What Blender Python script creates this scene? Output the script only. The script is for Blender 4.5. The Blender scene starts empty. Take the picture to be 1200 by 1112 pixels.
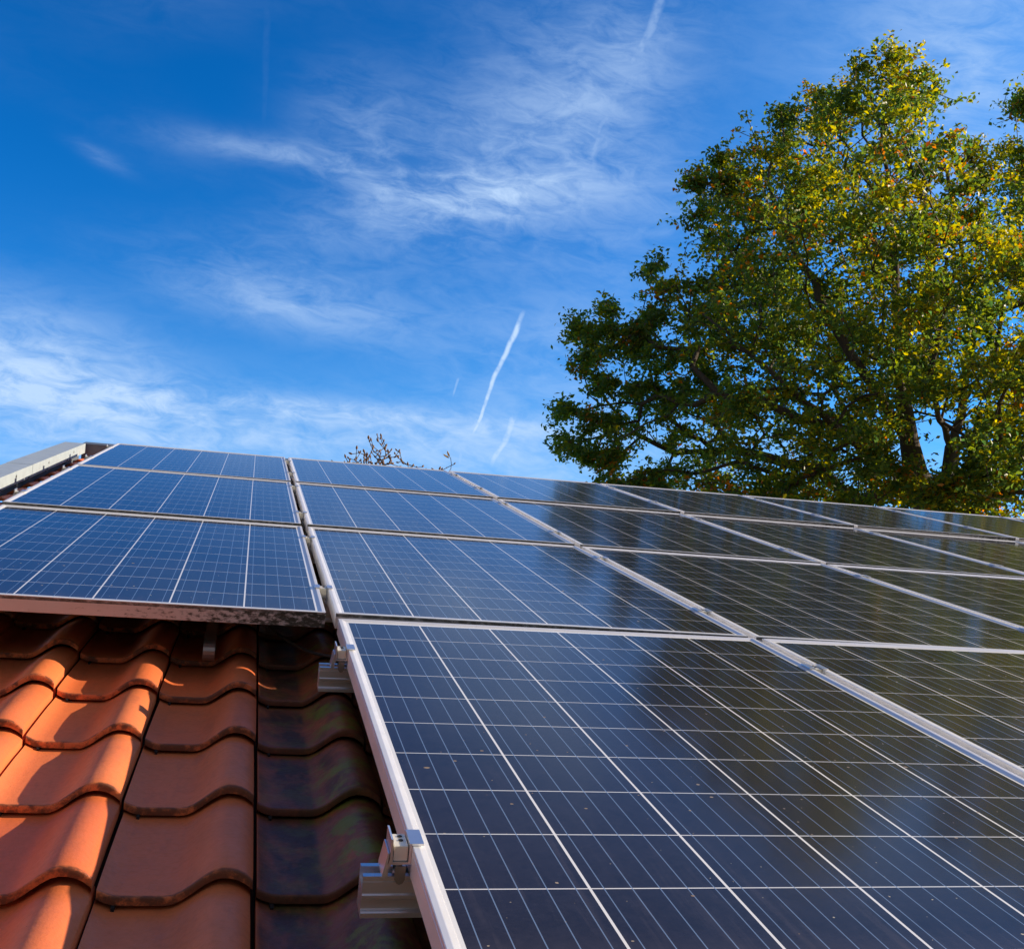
import bpy, bmesh, math, random
import numpy as np
from mathutils import Vector, Matrix
random.seed(7)
RNG = np.random.default_rng(11)
S = bpy.context.scene
COL = S.collection
rad = math.radians

# ------------------------------------------------------------------ frame of the roof
# roof coordinates: u along the eaves (right), v up the slope, n out of the roof; n = 0 is the top of the panels
ALPHA = rad(23.2153)
Z0 = 3.6
RM = Matrix.Translation((0, 0, Z0)) @ Matrix.Rotation(ALPHA, 4, 'X')
def RP(u, v, n): return RM @ Vector((u, v, n))

# ------------------------------------------------------------------ camera
CR = Matrix(((0.968485, -0.228906, 0.098181), (0.081967, -0.079319, -0.993474), (0.235199, 0.970212, -0.058057)))
CP = Vector((-0.205291, -1.026548, 0.516571))
FPX, CX, CY = 1409.44, 639.19, 552.23
R3 = RM.to_3x3()
right, down, fwd = (R3 @ Vector(CR[0])).normalized(), (R3 @ Vector(CR[1])).normalized(), (R3 @ Vector(CR[2])).normalized()
CAMP = RM @ CP
cam = bpy.data.objects.new('camera', bpy.data.cameras.new('camera'))
COL.objects.link(cam)
cam.matrix_world = Matrix((
    (right.x, -down.x, -fwd.x, CAMP.x), (right.y, -down.y, -fwd.y, CAMP.y), (right.z, -down.z, -fwd.z, CAMP.z), (0, 0, 0, 1)))
cam.data.sensor_width = 36
cam.data.lens = FPX * 36 / 1200
cam.data.shift_x = -(CX - 600) / 1200
cam.data.shift_y = (CY - 556) / 1200
cam.data.clip_start, cam.data.clip_end = 0.05, 5000
S.camera = cam
def dirpx(x, y):
    return (right * ((x - CX) / FPX) + down * ((y - CY) / FPX) + fwd).normalized()
def at(x, y, D):
    """world point seen at (x, y), D metres away measured on the ground"""
    d = dirpx(x, y)
    return CAMP + d * (D / math.hypot(d.x, d.y))

# ------------------------------------------------------------------ node helpers
class NT:
    def __init__(s, tree): s.t = tree
    def n(s, kind, **kw):
        nd = s.t.nodes.new(kind)
        for k, v in kw.items(): setattr(nd, k, v)
        return nd
    def put(s, sock, v):
        if isinstance(v, bpy.types.NodeSocket): s.t.links.new(v, sock)
        elif v is not None: sock.default_value = v
    def m(s, op, a, b=None, c=None, clamp=False):
        nd = s.n('ShaderNodeMath', operation=op); nd.use_clamp = clamp
        s.put(nd.inputs[0], a)
        if b is not None: s.put(nd.inputs[1], b)
        if c is not None: s.put(nd.inputs[2], c)
        return nd.outputs[0]
    def vm(s, op, a, b=None, out=0, scale=None):
        nd = s.n('ShaderNodeVectorMath', operation=op)
        s.put(nd.inputs[0], a)
        if b is not None: s.put(nd.inputs[1], b)
        if scale is not None: s.put(nd.inputs[3], scale)
        return nd.outputs[out]
    def dot(s, a, b): return s.vm('DOT_PRODUCT', a, b, out=1)
    def mix(s, f, a, b, blend='MIX'):
        nd = s.n('ShaderNodeMix', data_type='RGBA', blend_type=blend)
        s.put(nd.inputs[0], f); s.put(nd.inputs[6], a); s.put(nd.inputs[7], b)
        return nd.outputs[2]
    def ss(s, x, a, b, lo=0., hi=1.):
        nd = s.n('ShaderNodeMapRange', interpolation_type='SMOOTHSTEP')
        s.put(nd.inputs[0], x); s.put(nd.inputs[1], a); s.put(nd.inputs[2], b); s.put(nd.inputs[3], lo); s.put(nd.inputs[4], hi)
        return nd.outputs[0]
    def noise(s, vec, scale, detail=4, rough=.55, dist=0., out=0):
        nd = s.n('ShaderNodeTexNoise')
        s.put(nd.inputs['Vector'], vec); nd.inputs['Scale'].default_value = scale
        nd.inputs['Detail'].default_value = detail; nd.inputs['Roughness'].default_value = rough
        nd.inputs['Distortion'].default_value = dist
        return nd.outputs[out]
    def xyz(s, x, y, z):
        nd = s.n('ShaderNodeCombineXYZ'); s.put(nd.inputs[0], x); s.put(nd.inputs[1], y); s.put(nd.inputs[2], z)
        return nd.outputs[0]
    def sep(s, v):
        nd = s.n('ShaderNodeSeparateXYZ'); s.put(nd.inputs[0], v); return nd.outputs
    def scaled(s, v, sx, sy, sz): return s.vm('MULTIPLY', v, (sx, sy, sz))

# ------------------------------------------------------------------ sun and sky
sp = Vector((2.67, 0.20, 1.0)).normalized()            # sun direction in roof coordinates
SUN = (R3 @ sp).normalized()
SUN_EL, SUN_AZ = math.asin(SUN.z), math.atan2(SUN.x, SUN.y)
sun = bpy.data.objects.new('sun', bpy.data.lights.new('sun', 'SUN'))
COL.objects.link(sun)
sun.data.energy = 4.3; sun.data.angle = rad(0.5); sun.data.color = (1.0, 0.83, 0.62)
sun.rotation_euler = SUN.to_track_quat('Z', 'Y').to_euler()

W = bpy.data.worlds.new('World'); S.world = W; W.use_nodes = True
W.cycles.sampling_method = 'MANUAL'; W.cycles.sample_map_resolution = 256; W.node_tree.nodes.clear(); w = NT(W.node_tree)
sky = w.n('ShaderNodeTexSky', sky_type='NISHITA'); sky.sun_disc = False
sky.sun_elevation = SUN_EL; sky.sun_rotation = SUN_AZ
sky.air_density = 1.0; sky.dust_density = 0.25; sky.ozone_density = 3.0; sky.altitude = 200
hs = w.n('ShaderNodeHueSaturation'); hs.inputs['Saturation'].default_value = 1.12; hs.inputs['Value'].default_value = 1.0
w.put(hs.inputs['Color'], sky.outputs[0])
gm_ = w.n('ShaderNodeGamma'); gm_.inputs[1].default_value = 1.7
w.put(gm_.inputs[0], w.vm('MINIMUM', hs.outputs[0], (4.5, 4.6, 5.0)))
SKYTINT = (0.045, 0.70, 0.71, 1)
skyc = w.mix(1.0, gm_.outputs[0], SKYTINT, 'MULTIPLY')
D = w.n('ShaderNodeTexCoord').outputs['Generated']
Dn = w.vm('NORMALIZE', D)
# fixed world directions the cirrus streaks follow
c0 = dirpx(600, 400); e1 = (right * 0.985 + down * 0.17).normalized(); e1 = (e1 - c0 * e1.dot(c0)).normalized(); e2 = c0.cross(e1)
a_, b_ = w.dot(Dn, tuple(e1)), w.dot(Dn, tuple(e2))
wsp = w.noise(w.xyz(w.m('MULTIPLY', a_, 2.2), w.m('MULTIPLY', b_, 7.5), 0.0), 2.3, 6, .60, .35)
wsp2 = w.noise(w.xyz(w.m('MULTIPLY', a_, 14.), w.m('MULTIPLY', b_, 34.), 3.0), 2.0, 5, .66, .6)
big = w.noise(w.xyz(w.m('MULTIPLY', a_, 2.0), w.m('MULTIPLY', b_, 4.0), 7.0), 1.4, 2, .55, 0)
wn = w.m('ADD', w.m('MULTIPLY', wsp, .55), w.m('MULTIPLY', wsp2, .45))
def blob(x, y, sx, sy, amp, ang=0.0):
    """a soft region of the sky dome around one direction"""
    c = dirpx(x, y)
    r_ = (right - c * right.dot(c)).normalized(); d_ = (down - c * down.dot(c)).normalized()
    ca, sa = math.cos(rad(ang)), math.sin(rad(ang))
    f1 = r_ * ca + d_ * sa; f2 = d_ * ca - r_ * sa
    df = w.vm('SUBTRACT', Dn, tuple(c))
    q = w.m('ADD', w.m('POWER', w.m('ABSOLUTE', w.m('DIVIDE', w.dot(df, tuple(f1)), sx / FPX)), 2.0),
            w.m('POWER', w.m('ABSOLUTE', w.m('DIVIDE', w.dot(df, tuple(f2)), sy / FPX)), 2.0))
    return w.m('MULTIPLY', w.m('EXPONENT', w.m('MULTIPLY', q, -1.0)), amp)
blobs = [(20, 420, 150, 58, .50, 14), (170, 468, 300, 20, .30, 4), (430, 486, 200, 10, .30, 5), (0, 490, 240, 50, .28, 0),
         (350, 515, 330, 30, .24, 0), (480, 220, 90, 24, .27, 14), (340, 182, 60, 10, .14, 6), (420, 150, 60, 60, .16, -50), (560, 215, 70, 18, .18, 10), (330, 360, 110, 24, .14, 8), (285, 172, 80, 14, .17, 5), (590, 170, 170, 90, .26, -35),
         (560, 235, 200, 34, .26, -10), (340, 345, 150, 40, .20, 12), (640, 430, 150, 100, .18, 0), (118, 184, 26, 8, .12, 25),
         (720, 90, 110, 70, .20, -50), (1130, 110, 130, 130, .34, 0), (760, 260, 130, 90, .14, 0), (900, 600, 500, 70, .35, 0), (380, 540, 560, 62, .16, 0)]
cov = None
for bb in blobs:
    v_ = blob(*bb); cov = v_ if cov is None else w.m('ADD', cov, v_)
cov = w.m('ADD', cov, w.m('MULTIPLY', w.ss(big, .48, .78), .07))
cl = w.m('MULTIPLY', cov, w.ss(wn, .32, .68, .18, 1.65))
cl = w.m('MINIMUM', cl, .88)
wobn = w.vm('SUBTRACT', w.noise(w.vm('SCALE', Dn, scale=26.), 1.0, 2, .6, out=1), (.5, .5, .5))
puffn = w.noise(w.vm('SCALE', Dn, scale=120.), 1.0, 2, .6)
puffn = w.ss(puffn, .25, .62, .40, 1)
def contrail(x0, y0, x1, y1, wd, amp, k, fade=.25, rough=.5):
    """a vapour trail along a great circle of the sky, with a drifting, puffy outline"""
    A, B = dirpx(x0, y0), dirpx(x1, y1)
    nn = A.cross(B).normalized(); L = (B - A)
    t_ = w.m('DIVIDE', w.dot(w.vm('SUBTRACT', Dn, tuple(A)), tuple(L)), L.length_squared)
    wob = w.m('MULTIPLY', w.dot(wobn, tuple(Vector((math.sin(k), math.cos(k), .5)))), wd * rough * 3.6 / FPX)
    d_ = w.m('ABSOLUTE', w.m('ADD', w.dot(Dn, tuple(nn)), wob))
    wid = w.m('MULTIPLY', w.m('ADD', w.m('MULTIPLY', t_, -.55), 1.25), wd / FPX)
    edge = w.ss(d_, w.m('MULTIPLY', wid, .12), wid, 1, 0)
    ends = w.m('MULTIPLY', w.ss(t_, 0, .18), w.ss(t_, 1 - fade, 1, 1, 0))
    return w.m('MULTIPLY', w.m('MULTIPLY', edge, ends), w.m('MULTIPLY', puffn, amp))
trails = [(790, -30, 655, 268, 8, .17, 9, .2, .5), (616, 356, 549, 524, 3.9, .9, 1, .2, .6), (607, 482, 573, 556, 6, .6, 2, .35, .5), (538, 440, 529, 470, 2.2, .3, 3, .4, .3),
          (782, -20, 728, 108, 8, .22, 4, .3, .5), (722, 118, 664, 250, 8, .2, 5, .5, 1.5), (311, -10, 311, 160, 6, .02, 6, .2, .4),
          (206, 487, 228, 526, 4, .16, 7, .5, .6), (543, 528, 537, 552, 4, .25, 8, .5, .6)]
for tr in trails:
    cl = w.m('MAXIMUM', cl, w.m('ADD', contrail(*tr), w.m('MULTIPLY', cl, .6)))
cl = w.m('MINIMUM', cl, .95)
CLOUD = (3.5, 4.7, 6.4, 1)
skyc = w.mix(w.m('MINIMUM', w.m('ADD', blob(480, 690, 1100, 230, .62), blob(1200, 150, 330, 260, .25)), .8), skyc, (1.5, 3.5, 5.8, 1))
skyc = w.mix(cl, skyc, CLOUD)
lowz = w.ss(w.sep(Dn)[2], .25, .0)
skyc = w.mix(w.m('MULTIPLY', lowz, .92), skyc, (3.4, 4.5, 5.6, 1))
# added pale fill in the unseen sky behind and beside the camera neutralises ambient light
fill_veil = w.m('MULTIPLY', w.ss(w.dot(Dn, tuple(dirpx(560, 300))), .85, .45), w.ss(w.noise(Dn, 3.0, 2, .6), .25, .7, .55, .95))
skyc = w.mix(fill_veil, skyc, (1.45, 1.3, 1.38, 1))
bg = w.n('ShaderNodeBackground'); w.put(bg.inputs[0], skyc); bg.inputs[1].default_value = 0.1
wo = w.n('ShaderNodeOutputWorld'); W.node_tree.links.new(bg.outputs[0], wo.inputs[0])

S.view_settings.view_transform = 'Standard'; S.view_settings.look = 'None'
S.view_settings.exposure = 0.72; S.view_settings.gamma = 1.0
S.render.engine = 'CYCLES'
S.cycles.max_bounces = 5; S.cycles.diffuse_bounces = 3; S.cycles.glossy_bounces = 3; S.cycles.transmission_bounces = 3
S.cycles.sample_clamp_indirect = 6

# ------------------------------------------------------------------ materials
def mat(name):
    m = bpy.data.materials.new(name); m.use_nodes = True
    t = NT(m.node_tree); b = m.node_tree.nodes['Principled BSDF']
    return m, t, b
def bump(t, b, h, dist, strength=1.0):
    nd = t.n('ShaderNodeBump'); nd.inputs['Distance'].default_value = dist; nd.inputs['Strength'].default_value = strength
    t.put(nd.inputs['Height'], h); t.put(b.inputs['Normal'], nd.outputs[0])
def simple(name, col, rough=.6, metal=0., var=.15, scale=8., bmp=0.0):
    m, t, b = mat(name)
    oc = t.n('ShaderNodeTexCoord').outputs['Object']
    nz = t.noise(oc, scale, 5)
    dark = tuple(c * (1 - var) for c in col) + (1,); lite = tuple(min(1, c * (1 + var)) for c in col) + (1,)
    t.put(b.inputs['Base Color'], t.mix(nz, dark, lite))
    t.put(b.inputs['Roughness'], t.m('ADD', t.m('MULTIPLY', nz, .2), rough - .1))
    b.inputs['Metallic'].default_value = metal
    if bmp: bump(t, b, t.noise(oc, scale * 8, 3), bmp)
    return m

CPU, CPV, MU, MV, PW, PH, FH = .159, .159, .019, .0294, .992, 1.6487, .035
def panel_glass_mat():
    m, t, b = mat('solar_cells')
    oc = t.n('ShaderNodeTexCoord').outputs['Object']; x, y, z = t.sep(oc)
    orn = t.n('ShaderNodeObjectInfo').outputs['Random']
    cu = t.m('DIVIDE', t.m('SUBTRACT', x, MU), CPU); cv = t.m('DIVIDE', t.m('SUBTRACT', y, MV), CPV)
    fu, fv = t.m('FRACT', cu), t.m('FRACT', cv)
    eu = t.m('SUBTRACT', .5, t.m('ABSOLUTE', t.m('SUBTRACT', fu, .5)))
    ev = t.m('SUBTRACT', .5, t.m('ABSOLUTE', t.m('SUBTRACT', fv, .5)))
    gu = t.m('LESS_THAN', eu, .0105); gv = t.m('LESS_THAN', ev, .0078)
    out = t.m('MAXIMUM', t.m('MAXIMUM', t.m('LESS_THAN', cu, .0), t.m('GREATER_THAN', cu, 6.)),
              t.m('MAXIMUM', t.m('LESS_THAN', cv, .0), t.m('GREATER_THAN', cv, 10.)))
    bb = t.m('ABSOLUTE', t.m('SUBTRACT', t.m('FRACT', t.m('MULTIPLY', fu, 5.0)), .5))
    bus = t.m('LESS_THAN', bb, .021)
    inside = t.m('MULTIPLY', t.m('GREATER_THAN', cv, -.02), t.m('LESS_THAN', cv, 10.02))
    bus = t.m('MULTIPLY', t.m('MULTIPLY', bus, inside), t.m('SUBTRACT', 1.0, gu))
    # fingers: faint thin lines across every cell
    fg = t.m('LESS_THAN', t.m('ABSOLUTE', t.m('SUBTRACT', t.m('FRACT', t.m('MULTIPLY', fv, 78.)), .5)), .05)
    # polycrystalline grain and a slightly different tone for every cell
    off = t.vm('ADD', oc, t.xyz(t.m('MULTIPLY', orn, 37.), t.m('MULTIPLY', orn, 91.), 0.0))
    vor = t.n('ShaderNodeTexVoronoi', voronoi_dimensions='2D'); t.put(vor.inputs['Vector'], t.scaled(off, 1, .6, 1)); vor.inputs['Scale'].default_value = 90
    gr = t.sep(vor.outputs['Color'])[0]
    wn_ = t.n('ShaderNodeTexWhiteNoise', noise_dimensions='3D')
    t.put(wn_.inputs['Vector'], t.xyz(t.m('FLOOR', cu), t.m('FLOOR', cv), t.m('MULTIPLY', orn, 50.)))
    cellc = t.mix(gr, (.0060, .0060, .0105, 1), (.0105, .0105, .018, 1))
    cellc = t.mix(t.m('MULTIPLY', wn_.outputs[0], .45), cellc, (.006, .009, .024, 1))
    cellc = t.mix(t.m('MULTIPLY', fg, .35), cellc, (.09, .11, .17, 1))
    gap = t.m('MAXIMUM', t.m('MAXIMUM', gu, gv), out)
    base = t.mix(gap, cellc, (.90, .91, .93, 1))
    gvw = t.m('MULTIPLY', gv, t.m('SUBTRACT', 1.0, gu))
    base = t.mix(t.m('MULTIPLY', gvw, .12), base, (.25, .30, .42, 1))
    base = t.mix(t.m('MULTIPLY', bus, .78), base, (.20, .31, .52, 1))
    # dust film, specks and droppings
    film = t.noise(off, 2.3, 6, .6)
    fine = t.noise(off, 160., 2, .6)
    edge = t.ss(y, .0, .10, 1, 0)
    dust = t.m('ADD', t.m('MULTIPLY', t.ss(film, .3, .75), .022), t.m('ADD', t.m('MULTIPLY', edge, .05), .012))
    stk = t.ss(t.noise(t.scaled(off, 1, .06, 1), 46., 4, .65), .52, .75)
    dust = t.m('ADD', dust, t.m('MULTIPLY', stk, t.ss(y, .0, .9, .05, .012)))
    dust = t.m('ADD', dust, t.m('MULTIPLY', fine, .045))
    base = t.mix(dust, base, (.44, .36, .37, 1))
    v2 = t.n('ShaderNodeTexVoronoi', voronoi_dimensions='2D'); t.put(v2.inputs['Vector'], off); v2.inputs['Scale'].default_value = 21; v2.inputs['Randomness'].default_value = 1
    pick = t.m('GREATER_THAN', t.sep(v2.outputs['Color'])[1], .55)
    rr = t.m('ADD', .010, t.m('MULTIPLY', t.m('POWER', t.sep(v2.outputs['Color'])[0], 4.0), .045))
    dd = t.m('ADD', v2.outputs['Distance'], t.m('MULTIPLY', t.m('SUBTRACT', t.noise(off, 260., 2), .5), .05))
    sp1 = t.m('MULTIPLY', t.m('LESS_THAN', dd, rr), pick)
    v3 = t.n('ShaderNodeTexVoronoi', voronoi_dimensions='2D'); t.put(v3.inputs['Vector'], t.scaled(off, 1.0, .8, 1)); v3.inputs['Scale'].default_value = 3.1
    d3 = t.m('ADD', v3.outputs['Distance'], t.m('MULTIPLY', t.m('SUBTRACT', t.noise(off, 50., 3), .5), .06))
    sp2 = t.m('MULTIPLY', t.m('LESS_THAN', d3, .006), t.m('GREATER_THAN', t.sep(v3.outputs['Color'])[1], .45))
    spk = t.m('MAXIMUM', sp1, sp2)
    base = t.mix(t.m('MULTIPLY', spk, .8), base, t.mix(t.sep(v3.outputs['Color'])[2], (.62, .58, .50, 1), (.34, .24, .17, 1)))
    t.put(b.inputs['Base Color'], base)
    # anti-reflective glass: weak warm-tinted mirror seen steeply, full mirror at grazing angles
    b.inputs['IOR'].default_value = 1.265
    t.put(b.inputs['Specular IOR Level'], t.m('SUBTRACT', .5, t.m('MULTIPLY', spk, .45)))
    b.inputs['Specular Tint'].default_value = (1.0, .58, .50, 1)
    t.put(b.inputs['Roughness'], t.m('ADD', t.m('ADD', .070, t.m('MULTIPLY', film, .05)), t.m('MULTIPLY', spk, .5)))
    # the rolled texture of solar glass
    bn = t.n('ShaderNodeBump'); bn.inputs['Distance'].default_value = .0004; bn.inputs['Strength'].default_value = .10
    t.put(bn.inputs['Height'], t.noise(off, 420., 1)); t.put(b.inputs['Normal'], bn.outputs[0])
    return m
M_GLASS = panel_glass_mat()

def alu_mat(name, col, rough, metal=1.0, dirt=False):
    m, t, b = mat(name)
    oc = t.n('ShaderNodeTexCoord').outputs['Object']; orn = t.n('ShaderNodeObjectInfo').outputs['Random']
    off = t.vm('ADD', oc, t.xyz(t.m('MULTIPLY', orn, 13.), 0., 0.))
    nz = t.noise(off, 14., 5)
    base = t.mix(nz, tuple(c * .86 for c in col) + (1,), tuple(min(1, c * 1.05) for c in col) + (1,))
    me = metal
    if dirt:
        x, y, z = t.sep(oc)
        lowface = t.m('MULTIPLY', t.m('LESS_THAN', y, .0008), t.m('LESS_THAN', z, -.0015))
        g = t.noise(t.scaled(off, 1, 1, 2.2), 55., 6, .7)
        g2 = t.noise(off, 4.0, 4, .6)
        thr = t.m('SUBTRACT', .66, t.m('MULTIPLY', t.ss(x, .45, .99), .17))
        k = t.m('MULTIPLY', lowface, t.ss(t.m('ADD', t.m('MULTIPLY', g, .75), t.m('MULTIPLY', g2, .25)), t.m('SUBTRACT', thr, .10), t.m('ADD', thr, .03)))
        strip_ = t.m('MULTIPLY', t.m('MULTIPLY', lowface, t.m('GREATER_THAN', z, -.0085)), t.ss(g, .30, .58, .35, 1))
        k = t.m('MAXIMUM', k, t.m('MULTIPLY', strip_, .92))
        film = t.m('MULTIPLY', lowface, t.m('ADD', .35, t.m('MULTIPLY', g2, .5)))
        base = t.mix(film, base, (.40, .31, .27, 1))
        base = t.mix(k, base, (.045, .042, .032, 1))
        me = t.m('MULTIPLY', t.m('SUBTRACT', 1.0, t.m('MAXIMUM', k, film)), metal)
    if dirt:
        xm = t.m('MINIMUM', x, t.m('SUBTRACT', PW, x)); ym = t.m('MINIMUM', y, t.m('SUBTRACT', PH, y))
        jn = t.m('MULTIPLY', t.m('LESS_THAN', t.m('ABSOLUTE', t.m('SUBTRACT', xm, ym)), .00045), t.m('GREATER_THAN', z, -.004))
        base = t.mix(t.m('MULTIPLY', jn, .8), base, (.08, .075, .07, 1))
        sc_ = t.noise(t.scaled(off, 30, 2, 30), 6., 3, .6)
        base = t.mix(t.m('MULTIPLY', t.ss(sc_, .62, .72), .25), base, (.55, .52, .48, 1))
    t.put(b.inputs['Base Color'], base); t.put(b.inputs['Metallic'], me)
    t.put(b.inputs['Roughness'], t.m('ADD', rough - .08, t.m('MULTIPLY', nz, .16)))
    return m
M_FRAME = alu_mat('anodised_frame', (.93, .92, .93), .40, .35, True)
M_ALU = alu_mat('aluminium', (.84, .83, .84), .33, .86)
M_STEEL = alu_mat('zinc_steel', (.88, .82, .68), .42, .35)
M_HOOK = alu_mat('hook_steel', (.40, .33, .31), .42, .8)
M_DARKBOLT = alu_mat('bolt_steel', (.42, .42, .40), .35, .9)
M_HOLE = simple('dark_hole', (.01, .01, .01), .8)
M_CABLE = simple('black_cable', (.012, .012, .013), .5)

def tile_mat():
    m, t, b = mat('terracotta')
    oc = t.n('ShaderNodeTexCoord').outputs['Object']; x, y, z = t.sep(oc)
    at_ = t.n('ShaderNodeAttribute', attribute_name='tinfo')
    rnd, nose, wpos = t.sep(at_.outputs['Vector'])
    nz = t.noise(oc, 9., 6, .6); nf = t.noise(oc, 95., 4, .65)
    c = t.mix(nz, (.76, .185, .055, 1), (.84, .240, .076, 1))
    c = t.mix(t.m('MULTIPLY', rnd, .75), c, (.66, .140, .042, 1))
    c = t.mix(t.m('MULTIPLY', t.ss(nf, .45, .75), .22), c, (.42, .11, .045, 1))
    # pale grey bloom and specks
    v = t.n('ShaderNodeTexVoronoi'); t.put(v.inputs['Vector'], oc); v.inputs['Scale'].default_value = 34
    sp_ = t.m('MULTIPLY', t.m('LESS_THAN', v.outputs['Distance'], .05), t.m('GREATER_THAN', t.sep(v.outputs['Color'])[0], .75))
    c = t.mix(t.m('MULTIPLY', sp_, .55), c, (.07, .045, .03, 1))
    st = t.noise(t.scaled(oc, 1, .22, 1), 34., 5, .65)
    c = t.mix(t.m('MULTIPLY', t.ss(st, .50, .72), .30), c, (.40, .115, .055, 1))
    lich = t.ss(t.noise(oc, 60., 5, .75), .66, .74)
    c = t.mix(t.m('MULTIPLY', lich, .30), c, (.50, .36, .24, 1))
    # grime that gathers along the butt end of each tile
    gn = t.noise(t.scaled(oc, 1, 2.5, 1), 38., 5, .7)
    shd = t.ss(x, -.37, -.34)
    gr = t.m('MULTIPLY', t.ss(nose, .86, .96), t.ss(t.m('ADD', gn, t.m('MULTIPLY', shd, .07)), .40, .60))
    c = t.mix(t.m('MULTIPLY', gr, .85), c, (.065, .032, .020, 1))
    # the columns next to the bottom panel are stained black with green algae
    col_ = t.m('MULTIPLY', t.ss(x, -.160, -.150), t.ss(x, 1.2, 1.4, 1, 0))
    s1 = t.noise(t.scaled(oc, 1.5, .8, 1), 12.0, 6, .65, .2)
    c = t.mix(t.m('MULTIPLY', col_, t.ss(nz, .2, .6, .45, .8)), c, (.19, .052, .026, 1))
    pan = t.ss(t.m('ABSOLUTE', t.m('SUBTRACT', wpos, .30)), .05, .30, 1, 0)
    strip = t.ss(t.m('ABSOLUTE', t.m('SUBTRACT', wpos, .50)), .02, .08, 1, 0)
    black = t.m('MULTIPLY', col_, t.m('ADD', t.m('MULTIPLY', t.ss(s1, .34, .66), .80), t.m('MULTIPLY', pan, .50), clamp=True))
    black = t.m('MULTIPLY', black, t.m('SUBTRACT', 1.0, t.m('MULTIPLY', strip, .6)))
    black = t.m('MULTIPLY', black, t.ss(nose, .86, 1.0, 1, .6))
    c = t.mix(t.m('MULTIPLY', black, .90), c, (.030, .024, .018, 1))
    s2 = t.noise(t.scaled(oc, 1.0, .8, 1), 17.0, 6, .72, .4)
    green = t.m('MULTIPLY', t.m('MULTIPLY', col_, t.ss(s2, .45, .62)), t.m('MULTIPLY', t.ss(wpos, .35, .65, .25, 1), t.ss(nose, .7, .9, 1, .15)))
    c = t.mix(t.m('MULTIPLY', green, .85), c, (.19, .21, .018, 1))
    # tile columns further right get a patchy, slightly darker tone
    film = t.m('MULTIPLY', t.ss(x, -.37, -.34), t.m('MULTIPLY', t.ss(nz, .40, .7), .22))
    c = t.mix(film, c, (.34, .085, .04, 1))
    t.put(b.inputs['Base Color'], c)
    t.put(b.inputs['Roughness'], t.m('ADD', .36, t.m('MULTIPLY', nf, .26)))
    b.inputs['Specular IOR Level'].default_value = .35
    bump(t, b, t.m('ADD', t.m('ADD', nf, t.m('MULTIPLY', t.noise(oc, 400., 2), .5)), t.m('MULTIPLY', nz, 1.6)), .0016, .45)
    return m
M_TILE = tile_mat()
M_SHEET = simple('grey_sheet_metal', (.47, .545, .60), .45, .15, .16, 22., 0)
M_DARKSHEET = simple('dark_sheet_metal', (.15, .185, .23), .55, .2, .2, 9.)
M_WALL = simple('render_wall', (.62, .58, .50), .9, 0, .1, 3., .002)
M_WOOD = simple('roof_boards', (.10, .065, .045), .8, 0, .25, 6.)

# ------------------------------------------------------------------ mesh helpers
def link(name, me, m, parent=None, loc=None, rot=None, smooth=False):
    if isinstance(me, bmesh.types.BMesh):
        d = bpy.data.meshes.new(name); me.normal_update(); me.to_mesh(d); me.free(); me = d
    o = bpy.data.objects.new(name, me); COL.objects.link(o)
    for mm in (m if isinstance(m, (list, tuple)) else [m]): me.materials.append(mm)
    if parent is not None: o.parent = parent
    if loc is not None: o.location = loc
    if rot is not None: o.rotation_euler = rot
    if smooth: me.polygons.foreach_set('use_smooth', [True] * len(me.polygons))
    return o
def empty(name, loc, rot=(0, 0, 0), label=None, cat=None, group=None):
    o = bpy.data.objects.new(name, None); COL.objects.link(o); o.location = loc; o.rotation_euler = rot
    o.empty_display_size = .1
    if label: o['label'] = label
    if cat: o['category'] = cat
    if group: o['group'] = group
    return o
def box(bm, x0, x1, y0, y1, z0, z1, bevel=0.0):
    r = bmesh.ops.create_cube(bm, size=1.0, matrix=Matrix.Translation(((x0 + x1) / 2, (y0 + y1) / 2, (z0 + z1) / 2)) @ Matrix.Diagonal((x1 - x0, y1 - y0, z1 - z0, 1)))
    if bevel:
        es = list({e for v in r['verts'] for e in v.link_edges})
        bmesh.ops.bevel(bm, geom=es, offset=bevel, segments=2, affect='EDGES', profile=.6)
def prism(bm, pts, axis, a0, a1):
    """closed outline pts (p, q) swept from a0 to a1 along axis ('x': p=y,q=z; 'y': p=x,q=z)"""
    f = (lambda a, p, q: (a, p, q)) if axis == 'x' else (lambda a, p, q: (p, a, q))
    A = [bm.verts.new(f(a0, p, q)) for p, q in pts]; B = [bm.verts.new(f(a1, p, q)) for p, q in pts]
    n = len(pts)
    for i in range(n): bm.faces.new((A[i], A[(i + 1) % n], B[(i + 1) % n], B[i]))
    bm.faces.new(A[::-1]); bm.faces.new(B)
    bmesh.ops.recalc_face_normals(bm, faces=bm.faces[:])
def cyl(bm, c, r, h, axis='z', seg=16, bevel=0.0):
    rot = {'z': Matrix(), 'x': Matrix.Rotation(rad(90), 4, 'Y'), 'y': Matrix.Rotation(rad(90), 4, 'X')}[axis]
    bmesh.ops.create_cone(bm, cap_ends=True, segments=seg, radius1=r, radius2=r, depth=h, matrix=Matrix.Translation(c) @ rot)
def copy_thing(root):
    r = root.copy(); COL.objects.link(r)
    for ch in root.children:
        c = ch.copy(); COL.objects.link(c); c.parent = r
        for g in ch.children:
            d = g.copy(); COL.objects.link(d); d.parent = c
    return r

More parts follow.
